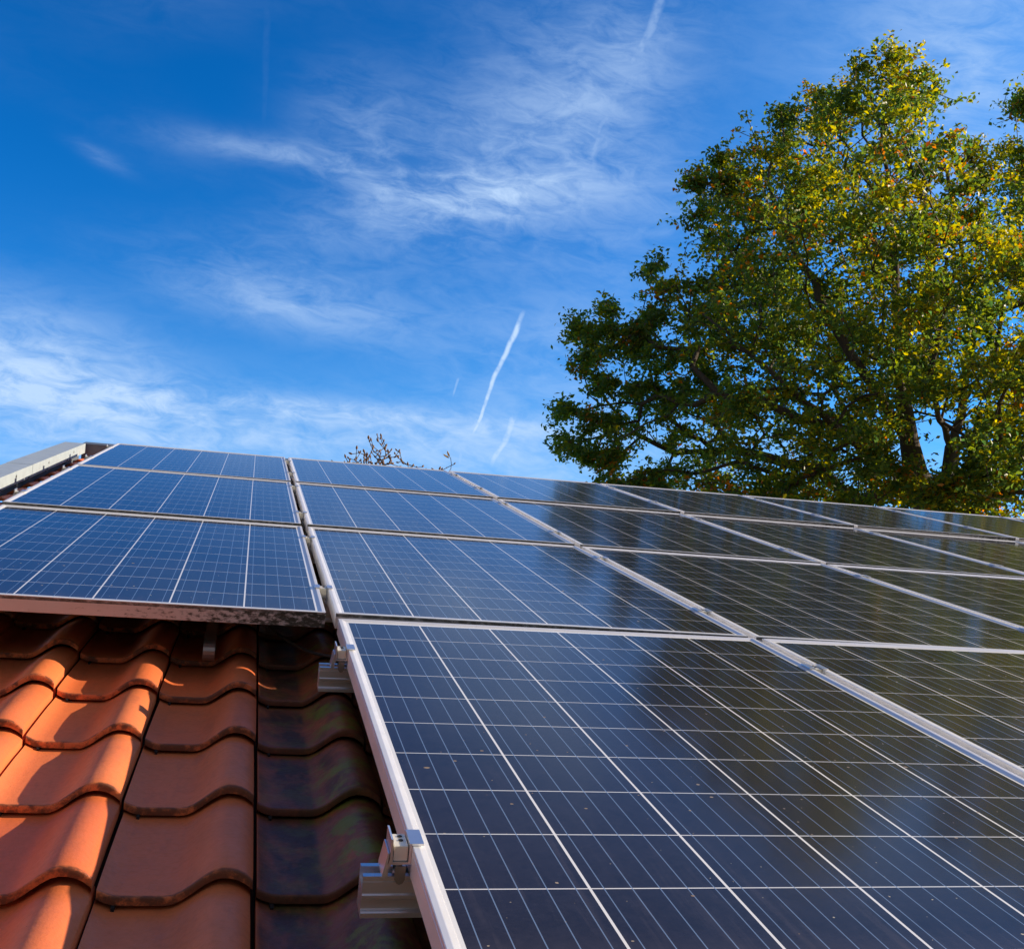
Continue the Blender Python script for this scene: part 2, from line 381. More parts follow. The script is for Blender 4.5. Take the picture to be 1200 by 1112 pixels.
# ------------------------------------------------------------------ ground
def ground():
    m, t, b = mat('lawn')
    oc = t.n('ShaderNodeTexCoord').outputs['Object']
    n1 = t.noise(oc, .35, 6); n2 = t.noise(oc, 14., 4, .7)
    c = t.mix(n1, (.035, .065, .018, 1), (.075, .095, .03, 1)); c = t.mix(t.m('MULTIPLY', n2, .5), c, (.03, .04, .012, 1))
    t.put(b.inputs['Base Color'], c); b.inputs['Roughness'].default_value = .95
    bump(t, b, n2, .05)
    bm = bmesh.new(); N = 48; R_ = 900
    cx = bm.verts.new((0, 0, 0)); rings = []
    for r_ in (8, 25, 70, 200, R_):
        rings.append([bm.verts.new((r_ * math.cos(2 * math.pi * k / N), r_ * math.sin(2 * math.pi * k / N), 0)) for k in range(N)])
    for k in range(N): bm.faces.new((cx, rings[0][k], rings[0][(k + 1) % N]))
    for a, b2 in zip(rings, rings[1:]):
        for k in range(N): bm.faces.new((a[k], b2[k], b2[(k + 1) % N], a[(k + 1) % N]))
    o = link('ground', bm, m); o['kind'] = 'structure'
ground()

# ------------------------------------------------------------------ house
TW, TL, TN0 = .197, .3225, -.160          # cover width, cover length, level of the pan at the butt end
UL, UR, VE, VR = -.157 - 6 * TW, 8.2, .534 - 3 * TL, 7.0
house = empty('house', (UL, 0, 0), label='tiled house roof carrying the solar panels, orange clay tiles showing at lower left', cat='house')
def roofpart(name, me, m, smooth=False, parent=None):
    o = link(name, me, m, parent or house, smooth=smooth)
    if parent is None: o.location = (-UL, 0, Z0); o.rotation_euler = (ALPHA, 0, 0)
    return o
def build_tiles():
    """one interlocking pan tile, swept as a closed shell, laid in overlapping courses"""
    W_ = TW - .003
    ws = [0, .012, .03, .06, .10, .15, .22, .32, .42, .47, .52, .57, .62, .67, .72, .77, .82, .87, .915, .945, .965, .972]
    def prof(w_):
        if w_ < .15: return .0105 * (1 - w_ / .15) ** 2
        if w_ < .43: return 0.0
        if w_ < .78:
            s = (w_ - .43) / .35; return .042 * (s * s * (3 - 2 * s))
        s = (w_ - .78) / .192
        return .042 - .018 * s ** 2.4
    # along the slope: s = 0 at the butt end
    ss_ = [(0.0, -.0118, 0), (-.0003, -.0065, 0), (.0003, -.0022, 0), (.0009, -.0008, 0), (.0022, -.0002, 0), (.006, 0, 0), (.014, 0, 0), (.026, 0, 0), (.045, 0, 0), (.08, 0, 0), (.16, 0, 0), (.23, 0, 0), (.27, 0, 0), (.30, 0, 0), (TL + .035, 0, 0)]
    slope = .0170 / TL
    def hf(s):
        a = max(0., 1 - s / .05); b_ = min(1., max(0., (s - .20) / .12))
        return 1 - .13 * a * a - .22 * b_ * b_ * (3 - 2 * b_)
    V, F, I = [], [], []
    nw, ns = len(ws), len(ss_)
    tv = []
    for (s, dz, _) in ss_:
        for w_ in ws:
            z = prof(w_) * hf(s) + dz - slope * s
            vv = s
            if s < .01 and w_ > .5: vv = s
            nose = max(0., 1 - s / .05)
            tv.append((w_ * TW, vv, z, nose, w_))
    tf = []
    for i in range(ns - 1):
        for j in range(nw - 1):
            a = i * nw + j; tf.append((a, a + 1, a + nw + 1, a + nw))
    # right flank going down to the seam, left edge, and the under lip
    base = len(tv)
    for i, (s, dz, _) in enumerate(ss_):
        w_ = .974; z = -slope * s + .004 + min(dz, 0)
        tv.append((w_ * TW, s, z, max(0., 1 - s / .05), w_))
    for i in range(ns - 1): tf.append((i * nw + nw - 1, base + i, base + i + 1, (i + 1) * nw + nw - 1))
    base2 = len(tv)
    for i, (s, dz, _) in enumerate(ss_):
        tv.append((0.0, s, -.0105 - slope * s, max(0., 1 - s / .05), 0.0))
    for i in range(ns - 1): tf.append((base2 + i, i * nw, (i + 1) * nw, base2 + i + 1))
    # underside lip behind the butt end
    base3 = len(tv)
    for w_ in ws: tv.append((w_ * TW, .05, prof(w_) * .9 - .0102 - slope * .05, 1.0, w_))
    for j in range(nw - 1): tf.append((base3 + j, base3 + j + 1, j + 1, j))
    tv = np.array(tv); tf = np.array(tf)
    P, Fc, A = [], [], []
    k = 0
    rr = random.Random(3)
    ncol = int((UR - UL) / TW)
    for r in range(int((VR - VE) / TL) + 0):
        for c in range(ncol):
            u0 = UL + c * TW + rr.uniform(-.0012, .0012); v0 = VE + r * TL + rr.uniform(-.0022, .0022)
            if v0 + TL > VR + .01: continue
            q = tv.copy()
            tilt = rr.uniform(-.0035, .0035); dz = rr.uniform(-.0012, .0012); yaw = rr.uniform(-.004, .004)
            x = q[:, 0]; y = q[:, 1]
            if c == 0: u0 = -1.385; dz += .010
            P.append(np.column_stack([u0 + x - yaw * y, v0 + y + yaw * (x - TW / 2), TN0 + q[:, 2] + dz + tilt * (x - TW / 2)]))
            A.append(np.column_stack([np.full(len(q), rr.random()), q[:, 3], q[:, 4]]))
            Fc.append(tf + k); k += len(q)
    # small drip rib under the left of every butt end, its notch shadow coloured black
    nb_ = sum(len(f) for f in Fc); extra = []
    for r in range(0, 9):
        for c in range(1, 8):
            u = UL + c * TW + .021; v = VE + r * TL; z1 = TN0 - .0105; z0 = TN0 - .0165
            q = np.array([(u - .0035, v + .012, z0), (u + .0035, v + .012, z0), (u + .0026, v - .009, z0), (u - .0016, v - .009, z0),
                          (u - .0035, v + .012, z1), (u + .0035, v + .012, z1), (u + .0026, v - .009, z1 - .001), (u - .0016, v - .009, z1 - .001)])
            P.append(q); A.append(np.full((8, 3), .5))
            Fc.append(np.array([(4, 5, 6, 7), (0, 1, 5, 4), (1, 2, 6, 5), (2, 3, 7, 6), (3, 0, 4, 7)])[:, ::-1] + k); k += 8
    P = np.concatenate(P); Fc = np.concatenate(Fc); A = np.concatenate(A)
    me = bpy.data.meshes.new('roof_tiles')
    me.from_pydata(P.tolist(), [], Fc.tolist())
    at_ = me.attributes.new('tinfo', 'FLOAT_VECTOR', 'POINT'); at_.data.foreach_set('vector', A.astype(np.float32).ravel())
    me.polygons.foreach_set('use_smooth', [True] * len(me.polygons))
    me.polygons.foreach_set('material_index', [0] * nb_ + [1] * (len(me.polygons) - nb_))
    me.update()
    # sharp where faces turn hard
    bm = bmesh.new(); bm.from_mesh(me); bmesh.ops.recalc_face_normals
    for e in bm.edges:
        if len(e.link_faces) == 2 and e.calc_face_angle(0) > rad(50): e.smooth = False
    bm.to_mesh(me); bm.free()
    return me
roof = roofpart('roof', build_tiles(), [M_TILE, M_HOLE])
bm = bmesh.new(); box(bm, UL + .02, UR - .02, VE + .03, VR - .01, -.26, -.208); roofpart('roof_boards', bm, M_WOOD)
# the slope facing away
bm = bmesh.new()
nb = 40
for i in range(nb):
    u0 = UL + (UR - UL) * i / nb; u1 = UL + (UR - UL) * (i + 1) / nb
    for a, b_2, z in ((u0, u0 + (u1 - u0) * .55, 0.0), (u0 + (u1 - u0) * .55, u1, .03)):
        prism(bm, [(0, -.20 + z), (7.0, -.20 + z), (7.0, -.24), (0, -.24)], 'x', a, b_2)
ridge = RP(0, VR + .03, 0)
back = link('back_slope', bm, M_TILE, house, loc=(-UL, ridge.y + .02, ridge.z - .02), rot=(-ALPHA, 0, 0))
# verge capping of folded sheet over the gable parapet
def capping():
    bm = bmesh.new()
    u_in, u_out, nt, vend = -1.235, -1.352, -.030, 6.93
    segs = [(-.3, 1.55), (1.55, 3.35), (3.35, 5.15), (5.15, vend)]
    for i, (v0, v1) in enumerate(segs):
        e = .0012 * (i % 2)
        th = .0016
        pts = [(u_out - e, -.10), (u_out - e, nt + e), (u_in + e, nt + e), (u_in + e, nt - .058), (u_in + e - .010, nt - .064), (u_in + e - .010, nt - .0625),
               (u_in + e - th, nt - .0565), (u_in + e - th, nt + e - th), (u_out - e + th, nt + e - th), (u_out - e + th, -.10)]
        prism(bm, pts, 'y', v0, v1 + (.03 if i < 3 else 0))
    return bm
cap = roofpart('verge_capping', capping(), M_SHEET)
bm = bmesh.new(); cyl(bm, (0, 0, 0), .0065, .004, 'x', 10); sc_ = None
for v in (1.9, 2.9, 3.9, 4.75, 5.6, 6.45):
    if sc_ is None: sc_ = link('screw', bm, M_DARKBOLT, cap)
    else: sc_ = sc_.copy(); COL.objects.link(sc_)
    sc_.location = (-1.2335, v, -.052)
bm = bmesh.new(); box(bm, -.0012, .0012, 0, .035, -.010, .010); sc_ = None
for v in (2.2, 3.0, 3.8, 4.4, 5.05, 5.55, 6.2, 6.3):
    if sc_ is None: sc_ = link('clip', bm, M_DARKSHEET, cap)
    else: sc_ = sc_.copy(); COL.objects.link(sc_)
    sc_.location = (-1.2326, v, -.088)
bm = bmesh.new(); box(bm, -1.340, -1.264, -.3, 6.9, -.15, -.045); roofpart('verge_board', bm, M_DARKSHEET)
# ridge capping
bm = bmesh.new()
prism(bm, [(6.985, -.13), (6.985, -.034), (7.16, -.034), (7.30, -.16), (7.29, -.165), (7.155, -.039), (6.99, -.039), (6.99, -.13)], 'x', -1.262, UR)
rc = roofpart('ridge_capping', bm, M_DARKSHEET)
# walls
def wallmesh():
    bm = bmesh.new()
    e = RP(0, VE + .35, -.27); rg = RP(0, VR, -.27); y2 = rg.y + (rg.y - e.y)
    pts = [(e.y, 0), (e.y, e.z), (rg.y, rg.z), (y2, e.z), (y2, 0)]
    prism(bm, pts, 'x', UL + .16 - UL, UR - .2 - UL)
    return bm
wall = link('wall', wallmesh(), M_WALL, house)
e = RP(0, VE + .35, 0)
for k, x in enumerate((1.2, 3.6, 6.2)):
    bm = bmesh.new()
    for (a, b_2, c, d_) in ((0, 1.2, 1.18, 1.25), (0, 1.2, 0, .07), (0, .07, .07, 1.18), (1.13, 1.2, .07, 1.18), (.57, .63, .07, 1.18)):
        box(bm, a, b_2, -.03, .02, c, d_)
    wf = link('window', bm, simple('window_white', (.75, .75, .73), .5) if k == 0 else wf.data.materials[0], house, loc=(x, e.y, 1.1))
    bm = bmesh.new(); box(bm, .07, 1.13, -.012, .008, .07, 1.18)
    gm = bpy.data.materials.get('window_pane') or simple('window_pane', (.02, .025, .03), .12)
    link('pane', bm, gm, wf)
# gutter
bm = bmesh.new()
g = RP(0, VE, -.18)
pts = [(g.y - .065 + .06 * math.cos(a), g.z - .02 + .06 * math.sin(a)) for a in [math.pi + math.pi * k / 10 for k in range(11)]]
pts += [(g.y - .065 + .056 * math.cos(a), g.z - .02 + .056 * math.sin(a)) for a in [2 * math.pi - math.pi * k / 10 for k in range(11)]]
prism(bm, pts, 'x', 0.0, UR - UL); link('gutter', bm, M_SHEET, house)

# ------------------------------------------------------------------ solar panels
GC, GR = .022848, .0121
ROW = {1: (-.00077, .00768, .00218, .00006, .00015), 2: (-.00247, -.00467, .00246, -.0034, .00294),
       3: (-.00017, -.00776, -.00667, -.0021, .00532), 4: (.00341, .00475, -.0074, .00578, -.0084)}
def rowpt(row, col, du, dv):
    """roof coordinates of a point (du, dv) on the top of the panel in that row and column"""
    d0, dn, a, b, d1 = ROW[row]
    u = (col - 2) * (PW + GC) + du; v = (4 - row) * (PH + GR) + dv; vc = (4 - row) * (PH + GR) + PH / 2
    return u + d0, v + d1, dn + a * (v - vc) + b * (u - 1)
def frame_mesh():
    prof = [(.0004, -FH), (0, -FH + .0004), (0, -.0072), (.0007, -.0067), (.0007, -.0058), (0, -.0053),
            (0, -.0008), (.0003, -.0002), (.0010, 0), (.0070, 0), (.0080, -.0002), (.0148, -.0026), (.0150, -.0030), (.0150, -.0046), (.0022, -.0046), (.0022, -FH + .002), (.024, -FH + .002), (.024, -FH)]
    bm = bmesh.new(); loops = []
    for d_, n in prof:
        loops.append([bm.verts.new(p) for p in ((d_, d_, n), (PW - d_, d_, n), (PW - d_, PH - d_, n), (d_, PH - d_, n))])
    m = len(prof)
    for i in range(m):
        A, B = loops[i], loops[(i + 1) % m]
        for k in range(4): bm.faces.new((A[k], A[(k + 1) % 4], B[(k + 1) % 4], B[k]))
    bmesh.ops.recalc_face_normals(bm, faces=bm.faces[:])
    return bm
def make_panel():
    root = empty('solar_panel', (0, 0, 0))
    link('frame', frame_mesh(), M_FRAME, root)
    bm = bmesh.new(); box(bm, .0026, PW - .0026, .0026, PH - .0026, -.0078, -.0047 + .0015)
    link('cell_glass', bm, M_GLASS, root)
    return root
# the glass lies inside the lip: shift it so it stays below the bevelled inner edge
proto = make_panel()
ROWN = {1: 'top row', 2: 'second row', 3: 'third row', 4: 'bottom row'}
COLN = {1: 'far left column', 2: 'second column from the left', 3: 'third column from the left', 4: 'fourth column from the left',
        5: 'fifth column from the left', 6: 'sixth column from the left', 7: 'seventh column from the left'}
LOOK = {1: 'blue solar panel mirroring clear sky', 2: 'blue solar panel', 3: 'solar panel half blue, half dark', 4: 'dark solar panel mirroring the oak',
        5: 'dark brownish solar panel', 6: 'dark brownish solar panel', 7: 'dark brownish solar panel'}
SPEC = {(4, 2): 'largest, nearest solar panel, whole white frame edge beside the bare tiles, bottom row',
        (3, 1): 'blue solar panel with dirty mossy lower frame overhanging the tiles, third row, far left column',
        (4, 3): 'dark solar panel cut off by the lower right picture edge, bottom row'}
first = True
for row in (1, 2, 3, 4):
    for col in range(1, 8):
        if row == 4 and col == 1: continue
        if row == 4 and col > 5: continue
        r = proto if first else copy_thing(proto); first = False
        u, v, n = rowpt(row, col, 0, 0)
        _, _, a, b, _ = ROW[row]
        r.location = RP(u, v, n)
        r.rotation_euler = (RM.to_3x3() @ Matrix.Rotation(math.atan(a), 3, 'X') @ Matrix.Rotation(-math.atan(b), 3, 'Y')).to_euler()
        r['label'] = SPEC.get((row, col), f'{LOOK[col]}, {ROWN[row]}, {COLN[col]}')
        r['category'] = 'solar panel'; r['group'] = 'solar panels in four rows on the tiled roof'

# ------------------------------------------------------------------ mounting rails
RAILV = {4: (.303, 1.323), 3: (.320, 1.320), 2: (.330, 1.420), 1: (.470, 1.330)}
def rail_mesh(L):
    H, D_ = .047, .038
    pts = [(0, 0), (0, -.0035), (.0015, -.0045), (.0015, -.0062), (0, -.0070), (0, -.0200), (-.0028, -.0212), (-.0028, -.0245), (.001, -.0255), (.001, -.0270), (0, -.0275), (0, -.0290),
           (.0030, -.0300), (.0030, -.0385), (-.0010, -.0400), (-.0030, -.0415), (-.0030, -H), (D_ + .003, -H), (D_ + .003, -.0415), (D_, -.040), (D_, 0),
           (D_ - .009, 0), (D_ - .009, -.003), (D_ - .003, -.004), (D_ - .003, -.014), (.003, -.014), (.003, -.004), (.009, -.003), (.009, 0)]
    bm = bmesh.new(); prism(bm, pts, 'x', 0, L); return bm
railobj = {}
for row in (4, 3, 2, 1):
    for k in (0, 1):
        c = 2 if row == 4 else 1
        u0, v0, n0 = rowpt(row, c, -.052 if row == 4 else -.045, RAILV[row][k])
        if row == 3: u0 = rowpt(row, 1, -.045, 0)[0]
        L = (5.1 if row == 4 else 7.15)
        if row == 4: L = 4 * (PW + GC) + .10
        rm = rail_mesh(L)
        o = link('mounting_rail', rm, M_ALU, loc=RP(u0, v0, n0 - FH - .001), rot=(ALPHA, math.atan(-ROW[row][3]), 0))
        which = 'lower' if k == 0 else 'upper'
        o['label'] = (f'silver rail with its ribbed end sticking out left of the bottom panel, {which} of two' if row == 4 else
                      f'aluminium rail carrying the {ROWN[row]} of panels, {which} one of its pair')
        o['category'] = 'rail'; o['group'] = 'mounting rails under the panels'

# ------------------------------------------------------------------ clamps
def clamp_mesh_mid():
    g = GC / 2
    bm = bmesh.new()
    # thin folded profile: lips on both frames and a channel between them
    t = .0022; l = .0115
    pts = [(-g - l, .0006), (-g + .0006, .0006), (-g + .0006, -.020), (g - .0006, -.020), (g - .0006, .0006), (g + l, .0006), (g + l - .001, .0006 + t),
           (g - .0006 - t, .0006 + t), (g - .0006 - t, -.0178), (-g + .0006 + t, -.0178), (-g + .0006 + t, .0006 + t), (-g - l + .001, .0006 + t)]
    prism(bm, pts, 'y', -.022, .022)
    return bm
def block_mesh(dx=0.0):
    g = GC / 2 - .0040
    bm = bmesh.new(); box(bm, dx - g, dx + g, -.019, .019, -.0170, .0005, .0012)
    return bm
def hole_mesh(dx=0.0):
    bm = bmesh.new()
    for y in (-.002, .010): cyl(bm, (dx + .001, y, .0007), .0028, .0012, 'z', 12)
    return bm
def bolt_mesh(dx=0.0):
    bm = bmesh.new(); cyl(bm, (dx, 0, -.040), .0055, .040, 'z', 14)
    bmesh.ops.create_cone(bm, cap_ends=True, segments=6, radius1=.0085, radius2=.0085, depth=.006, matrix=Matrix.Translation((dx, 0, -.026)))
    box(bm, dx - .0065, dx + .0065, -.0245, -.0225, -.052, -.020, .0009)
    return bm
def make_mid():
    r = empty('panel_clamp', (0, 0, 0))
    link('clamp_bracket', clamp_mesh_mid(), M_ALU, r); link('steel_block', block_mesh(), M_STEEL, r)
    link('hole', hole_mesh(), M_HOLE, r); link('bolt', bolt_mesh(), M_DARKBOLT, r)
    return r
def make_end():
    """end clamp left of a frame whose edge is at x = 0: side plate, channel and one lip over the frame"""
    r = empty('panel_clamp', (0, 0, 0))
    bm = bmesh.new(); t = .0024
    pts = [(-.0005, -.021), (-.0005, .0006), (.0135, .0006), (.0130, .0030), (-.0035, .0030), (-.0040, -.0185), (-.0250, -.0185), (-.0262, .0075), (-.0290, .0080), (-.0290, -.015), (-.0325, -.026),
           (-.0325, -.0425), (-.0300, -.0425), (-.0300, -.0265), (-.0265, -.0215)]
    pts = [(p * .84 if p < 0 else p, max(q, -.038)) for p, q in pts]
    prism(bm, pts, 'y', -.022, .022)
    link('clamp_bracket', bm, M_ALU, r)
    bm = bmesh.new()
    prism(bm, [(-.0315, -.0330), (-.0268, -.0085), (-.0250, -.0085), (-.0275, -.0350), (-.0275, -.0375), (-.0315, -.0375)], 'y', -.0215, .0215)
    link('side_plate', bm, M_ALU, r)
    bm = bmesh.new(); box(bm, -.0202, -.0040, -.019, .019, -.0180, -.0010, .0012); link('steel_block', bm, M_STEEL, r)
    link('hole', hole_mesh(-.0120), M_HOLE, r).location.z = -.0014
    bm = bmesh.new(); cyl(bm, (-.0120, 0, -.034), .0055, .030, 'z', 14)
    # the strap that loops round the rail nut, seen from the front
    prism(bm, [(-.0178, -.0225), (-.0178, -.0375), (-.0150, -.0420), (-.0120, -.0435), (-.0085, -.0420), (-.0058, -.0375), (-.0058, -.0225)], 'y', -.0245, -.0225)
    link('bolt', bm, M_DARKBOLT, r)
    return r
mid, end = make_mid(), make_end(); used = {'m': False, 'e': False}
def put_clamp(kind, u, v, n, label, row):
    src = mid if kind == 'm' else end
    r = copy_thing(src) if used[kind] else src
    used[kind] = True
    r.location = RP(u, v, n); r.rotation_euler = (ALPHA, -ROW[row][3], 0)
    r['label'] = label; r['category'] = 'clamp'; r['group'] = 'clamps holding the panel frames'
BET = {1: 'first and second', 2: 'second and third', 3: 'third and fourth', 4: 'fourth and fifth', 5: 'fifth and sixth', 6: 'sixth and seventh'}
for row in (4, 3, 2, 1):
    for k in (0, 1):
        vv = RAILV[row][k] + .019; which = 'lower' if k == 0 else 'upper'
        if row == 4:
            u, v, n = rowpt(4, 2, 0, vv)
            put_clamp('e', u, v, n, f'end clamp above its rail end, left edge of the nearest panel, {which} one', 4)
        else:
            u, v, n = rowpt(row, 1, 0, vv)
            put_clamp('e', u, v, n, f'end clamp on far left edge beside metal verge, {ROWN[row]}, {which} one', row)
        for c in range(2 if row == 4 else 1, 5 if row == 4 else 7):
            u, v, n = rowpt(row, c, PW + GC / 2, vv)
            put_clamp('m', u, v, n, f'small clamp between {BET[c]} panel columns, {ROWN[row]}, {which} one', row)

# ------------------------------------------------------------------ roof hook and cable
def strap(path, width, th):
    bm = bmesh.new(); L = []
    n = len(path)
    for i, (v, z) in enumerate(path):
        a = path[max(i - 1, 0)]; b = path[min(i + 1, n - 1)]
        t = Vector((b[0] - a[0], b[1] - a[1])).normalized(); nn = Vector((-t.y, t.x)) * th / 2
        L.append([bm.verts.new((-width / 2, v + nn.x, z + nn.y)), bm.verts.new((width / 2, v + nn.x, z + nn.y)),
                  bm.verts.new((width / 2, v - nn.x, z - nn.y)), bm.verts.new((-width / 2, v - nn.x, z - nn.y))])
    for A, B in zip(L, L[1:]):
        for k in range(4): bm.faces.new((A[k], A[(k + 1) % 4], B[(k + 1) % 4], B[k]))
    bm.faces.new(L[0]); bm.faces.new(L[-1][::-1]); bmesh.ops.recalc_face_normals(bm, faces=bm.faces[:])
    return bm
hk = empty('roof_hook', RP(-.269, 1.80, -.15), (ALPHA, 0, 0), 'steel roof hook strap hanging below the mossy left panel frame onto the tiles', 'roof hook')
arc = [(-.055 + .0 - .021 * math.sin(rad(a)) + .012, .010 + .021 - .021 * math.cos(rad(a))) for a in range(0, 181, 20)]
path = [(.10, .004), (.03, .008)] + [(v, z) for v, z in arc] + [(.02, .056), (.12, .064), (.215, .066)]
link('strap', strap(path, .026, .006), M_HOOK, hk)
bm = bmesh.new(); box(bm, -.017, .017, .185, .225, .058, .0615); cyl(bm, (0, .17, .0725), .008, .007, 'z', 6)
link('bolt_plate', bm, M_HOOK, hk)
# cable drooping between the panels and the rail end
def tube_curve(name, pts, r, m):
    cu = bpy.data.curves.new(name, 'CURVE'); cu.dimensions = '3D'; cu.bevel_depth = r; cu.bevel_resolution = 3
    s = cu.splines.new('NURBS'); s.points.add(len(pts) - 1)
    for p_, q in zip(s.points, pts): p_.co = (*q, 1)
    s.use_endpoint_u = True; s.order_u = 4
    tmp = bpy.data.objects.new('tmp', cu); COL.objects.link(tmp)
    me = bpy.data.meshes.new_from_object(tmp.evaluated_get(bpy.context.evaluated_depsgraph_get()))
    bpy.data.objects.remove(tmp)
    o = link(name, me, m, smooth=True); return o
cb = tube_curve('cable', [RP(-.30, 2.3, -.05), RP(-.20, 2.05, -.07), RP(-.12, 1.86, -.095), RP(-.06, 1.70, -.10), RP(0.0, 1.58, -.085), RP(.08, 1.52, -.06)], .0035, M_CABLE)
cb['label'] = 'thin black cable drooping in the shade between rail end and left panel'; cb['category'] = 'cable'

# ------------------------------------------------------------------ trees
def leaf_mat(name, trans=.5):
    m = bpy.data.materials.new(name); m.use_nodes = True; m.node_tree.nodes.clear(); t = NT(m.node_tree)
    a = t.n('ShaderNodeAttribute', attribute_name='leafcol').outputs['Color']
    p = t.n('ShaderNodeBsdfPrincipled'); t.put(p.inputs['Base Color'], a); p.inputs['Roughness'].default_value = .42
    p.inputs['Specular IOR Level'].default_value = .35
    tr = t.n('ShaderNodeBsdfTranslucent')
    hs_ = t.n('ShaderNodeHueSaturation'); hs_.inputs['Value'].default_value = 3.0; hs_.inputs['Saturation'].default_value = 1.15; hs_.inputs['Hue'].default_value = .485
    t.put(hs_.inputs['Color'], a); t.put(tr.inputs[0], hs_.outputs[0])
    mx = t.n('ShaderNodeMixShader'); mx.inputs[0].default_value = trans
    m.node_tree.links.new(p.outputs[0], mx.inputs[1]); m.node_tree.links.new(tr.outputs[0], mx.inputs[2])
    o = t.n('ShaderNodeOutputMaterial'); m.node_tree.links.new(mx.outputs[0], o.inputs[0])
    return m
M_LEAF = leaf_mat('oak_leaf', .46)
def bark_mat(name, c1, c2):
    m, t, b = mat(name); oc = t.n('ShaderNodeTexCoord').outputs['Object']
    nz = t.noise(t.scaled(oc, 1, 1, .25), 11., 6, .7)
    t.put(b.inputs['Base Color'], t.mix(nz, c1, c2)); b.inputs['Roughness'].default_value = .9
    bump(t, b, nz, .04); return m
M_BARK = bark_mat('oak_bark', (.035, .026, .020, 1), (.13, .10, .075, 1))
M_TWIG = bark_mat('magnolia_bark', (.05, .035, .03, 1), (.12, .09, .075, 1))

def grow(guides, targets, step, k_path):
    """branch skeleton: guide limbs first, then every target joined to the nearest good node"""
    pos, par, pl = [], [], []
    for g in guides:                      # g = (parent index or None, [points])
        pi, pts = g
        for i, q in enumerate(pts):
            if i == 0 and pi is not None and pi >= 0:
                # nearest existing node
                d = np.linalg.norm(np.array(pos) - np.array(q), axis=1); last = int(d.argmin()); continue
            if i == 0: pos.append(np.array(q)); par.append(-1); pl.append(0.); last = 0; continue
            a = pos[last]; b = np.array(q); L = np.linalg.norm(b - a); m = max(1, int(L / step))
            for s in range(1, m + 1):
                p_ = a + (b - a) * s / m + (RNG.normal(size=3) * step * .07 if s < m else 0)
                pos.append(p_); par.append(last); pl.append(pl[last] + L / m); last = len(pos) - 1
    cap_ = len(pos) + len(targets) * 14
    P = np.zeros((cap_, 3)); PL = np.zeros(cap_); n = len(pos); P[:n] = pos; PL[:n] = pl
    par = list(par)
    T = np.array(targets)
    d0 = np.min(np.linalg.norm(T[:, None, :] - P[None, :n:3, :], axis=2), axis=1)
    ends = np.zeros(len(T), int)
    for ti in np.argsort(d0):
        q = T[ti]
        d = np.linalg.norm(P[:n] - q, axis=1)
        j = int((d + k_path * PL[:n]).argmin())
        a = P[j]; L = d[j]; m = max(1, min(12, int(L / step)))
        last = j
        # grow a little outward first, then bend toward the target
        perp = RNG.normal(size=3) * L * .08
        for s in range(1, m + 1):
            f = s / m
            P[n] = a + (q - a) * f + perp * math.sin(math.pi * f) + np.array([0, 0, -.05 * L * math.sin(math.pi * f)])
            PL[n] = PL[last] + L / m; par.append(last); last = n; n += 1
        ends[ti] = last
    return P[:n], np.array(par), ends
def radii(P, par, tip, ex, rmax):
    n = len(P); acc = np.zeros(n)
    for i in range(n - 1, -1, -1):
        if acc[i] == 0: acc[i] = tip ** ex
        if par[i] >= 0: acc[par[i]] += acc[i]
    return np.minimum(acc ** (1 / ex), rmax)
def tube_mesh(name, P, par, R_, sides_fn):
    V, F = [], []; k = 0
    for i in range(len(P)):
        j = par[i]
        if j < 0: continue
        a, b = P[j], P[i]; t = b - a; L = np.linalg.norm(t)
        if L < 1e-5: continue
        t = t / L; ref = np.array([0, 0, 1.]) if abs(t[2]) < .9 else np.array([1., 0, 0])
        x = np.cross(t, ref); x /= np.linalg.norm(x); y = np.cross(t, x)
        r0 = min(R_[j], R_[i] * 1.35); r1 = R_[i]; m = sides_fn(r1)
        ang = np.arange(m) * 2 * math.pi / m
        c = np.cos(ang)[:, None] * x + np.sin(ang)[:, None] * y
        V.append(a - t * r0 * .3 + c * r0); V.append(b + t * r1 * .15 + c * r1)
        for q in range(m): F.append((k + q, k + (q + 1) % m, k + m + (q + 1) % m, k + m + q))
        k += 2 * m
    V = np.concatenate(V); me = bpy.data.meshes.new(name); me.from_pydata(V.tolist(), [], F)
    me.polygons.foreach_set('use_smooth', [True] * len(me.polygons)); me.update()
    return me
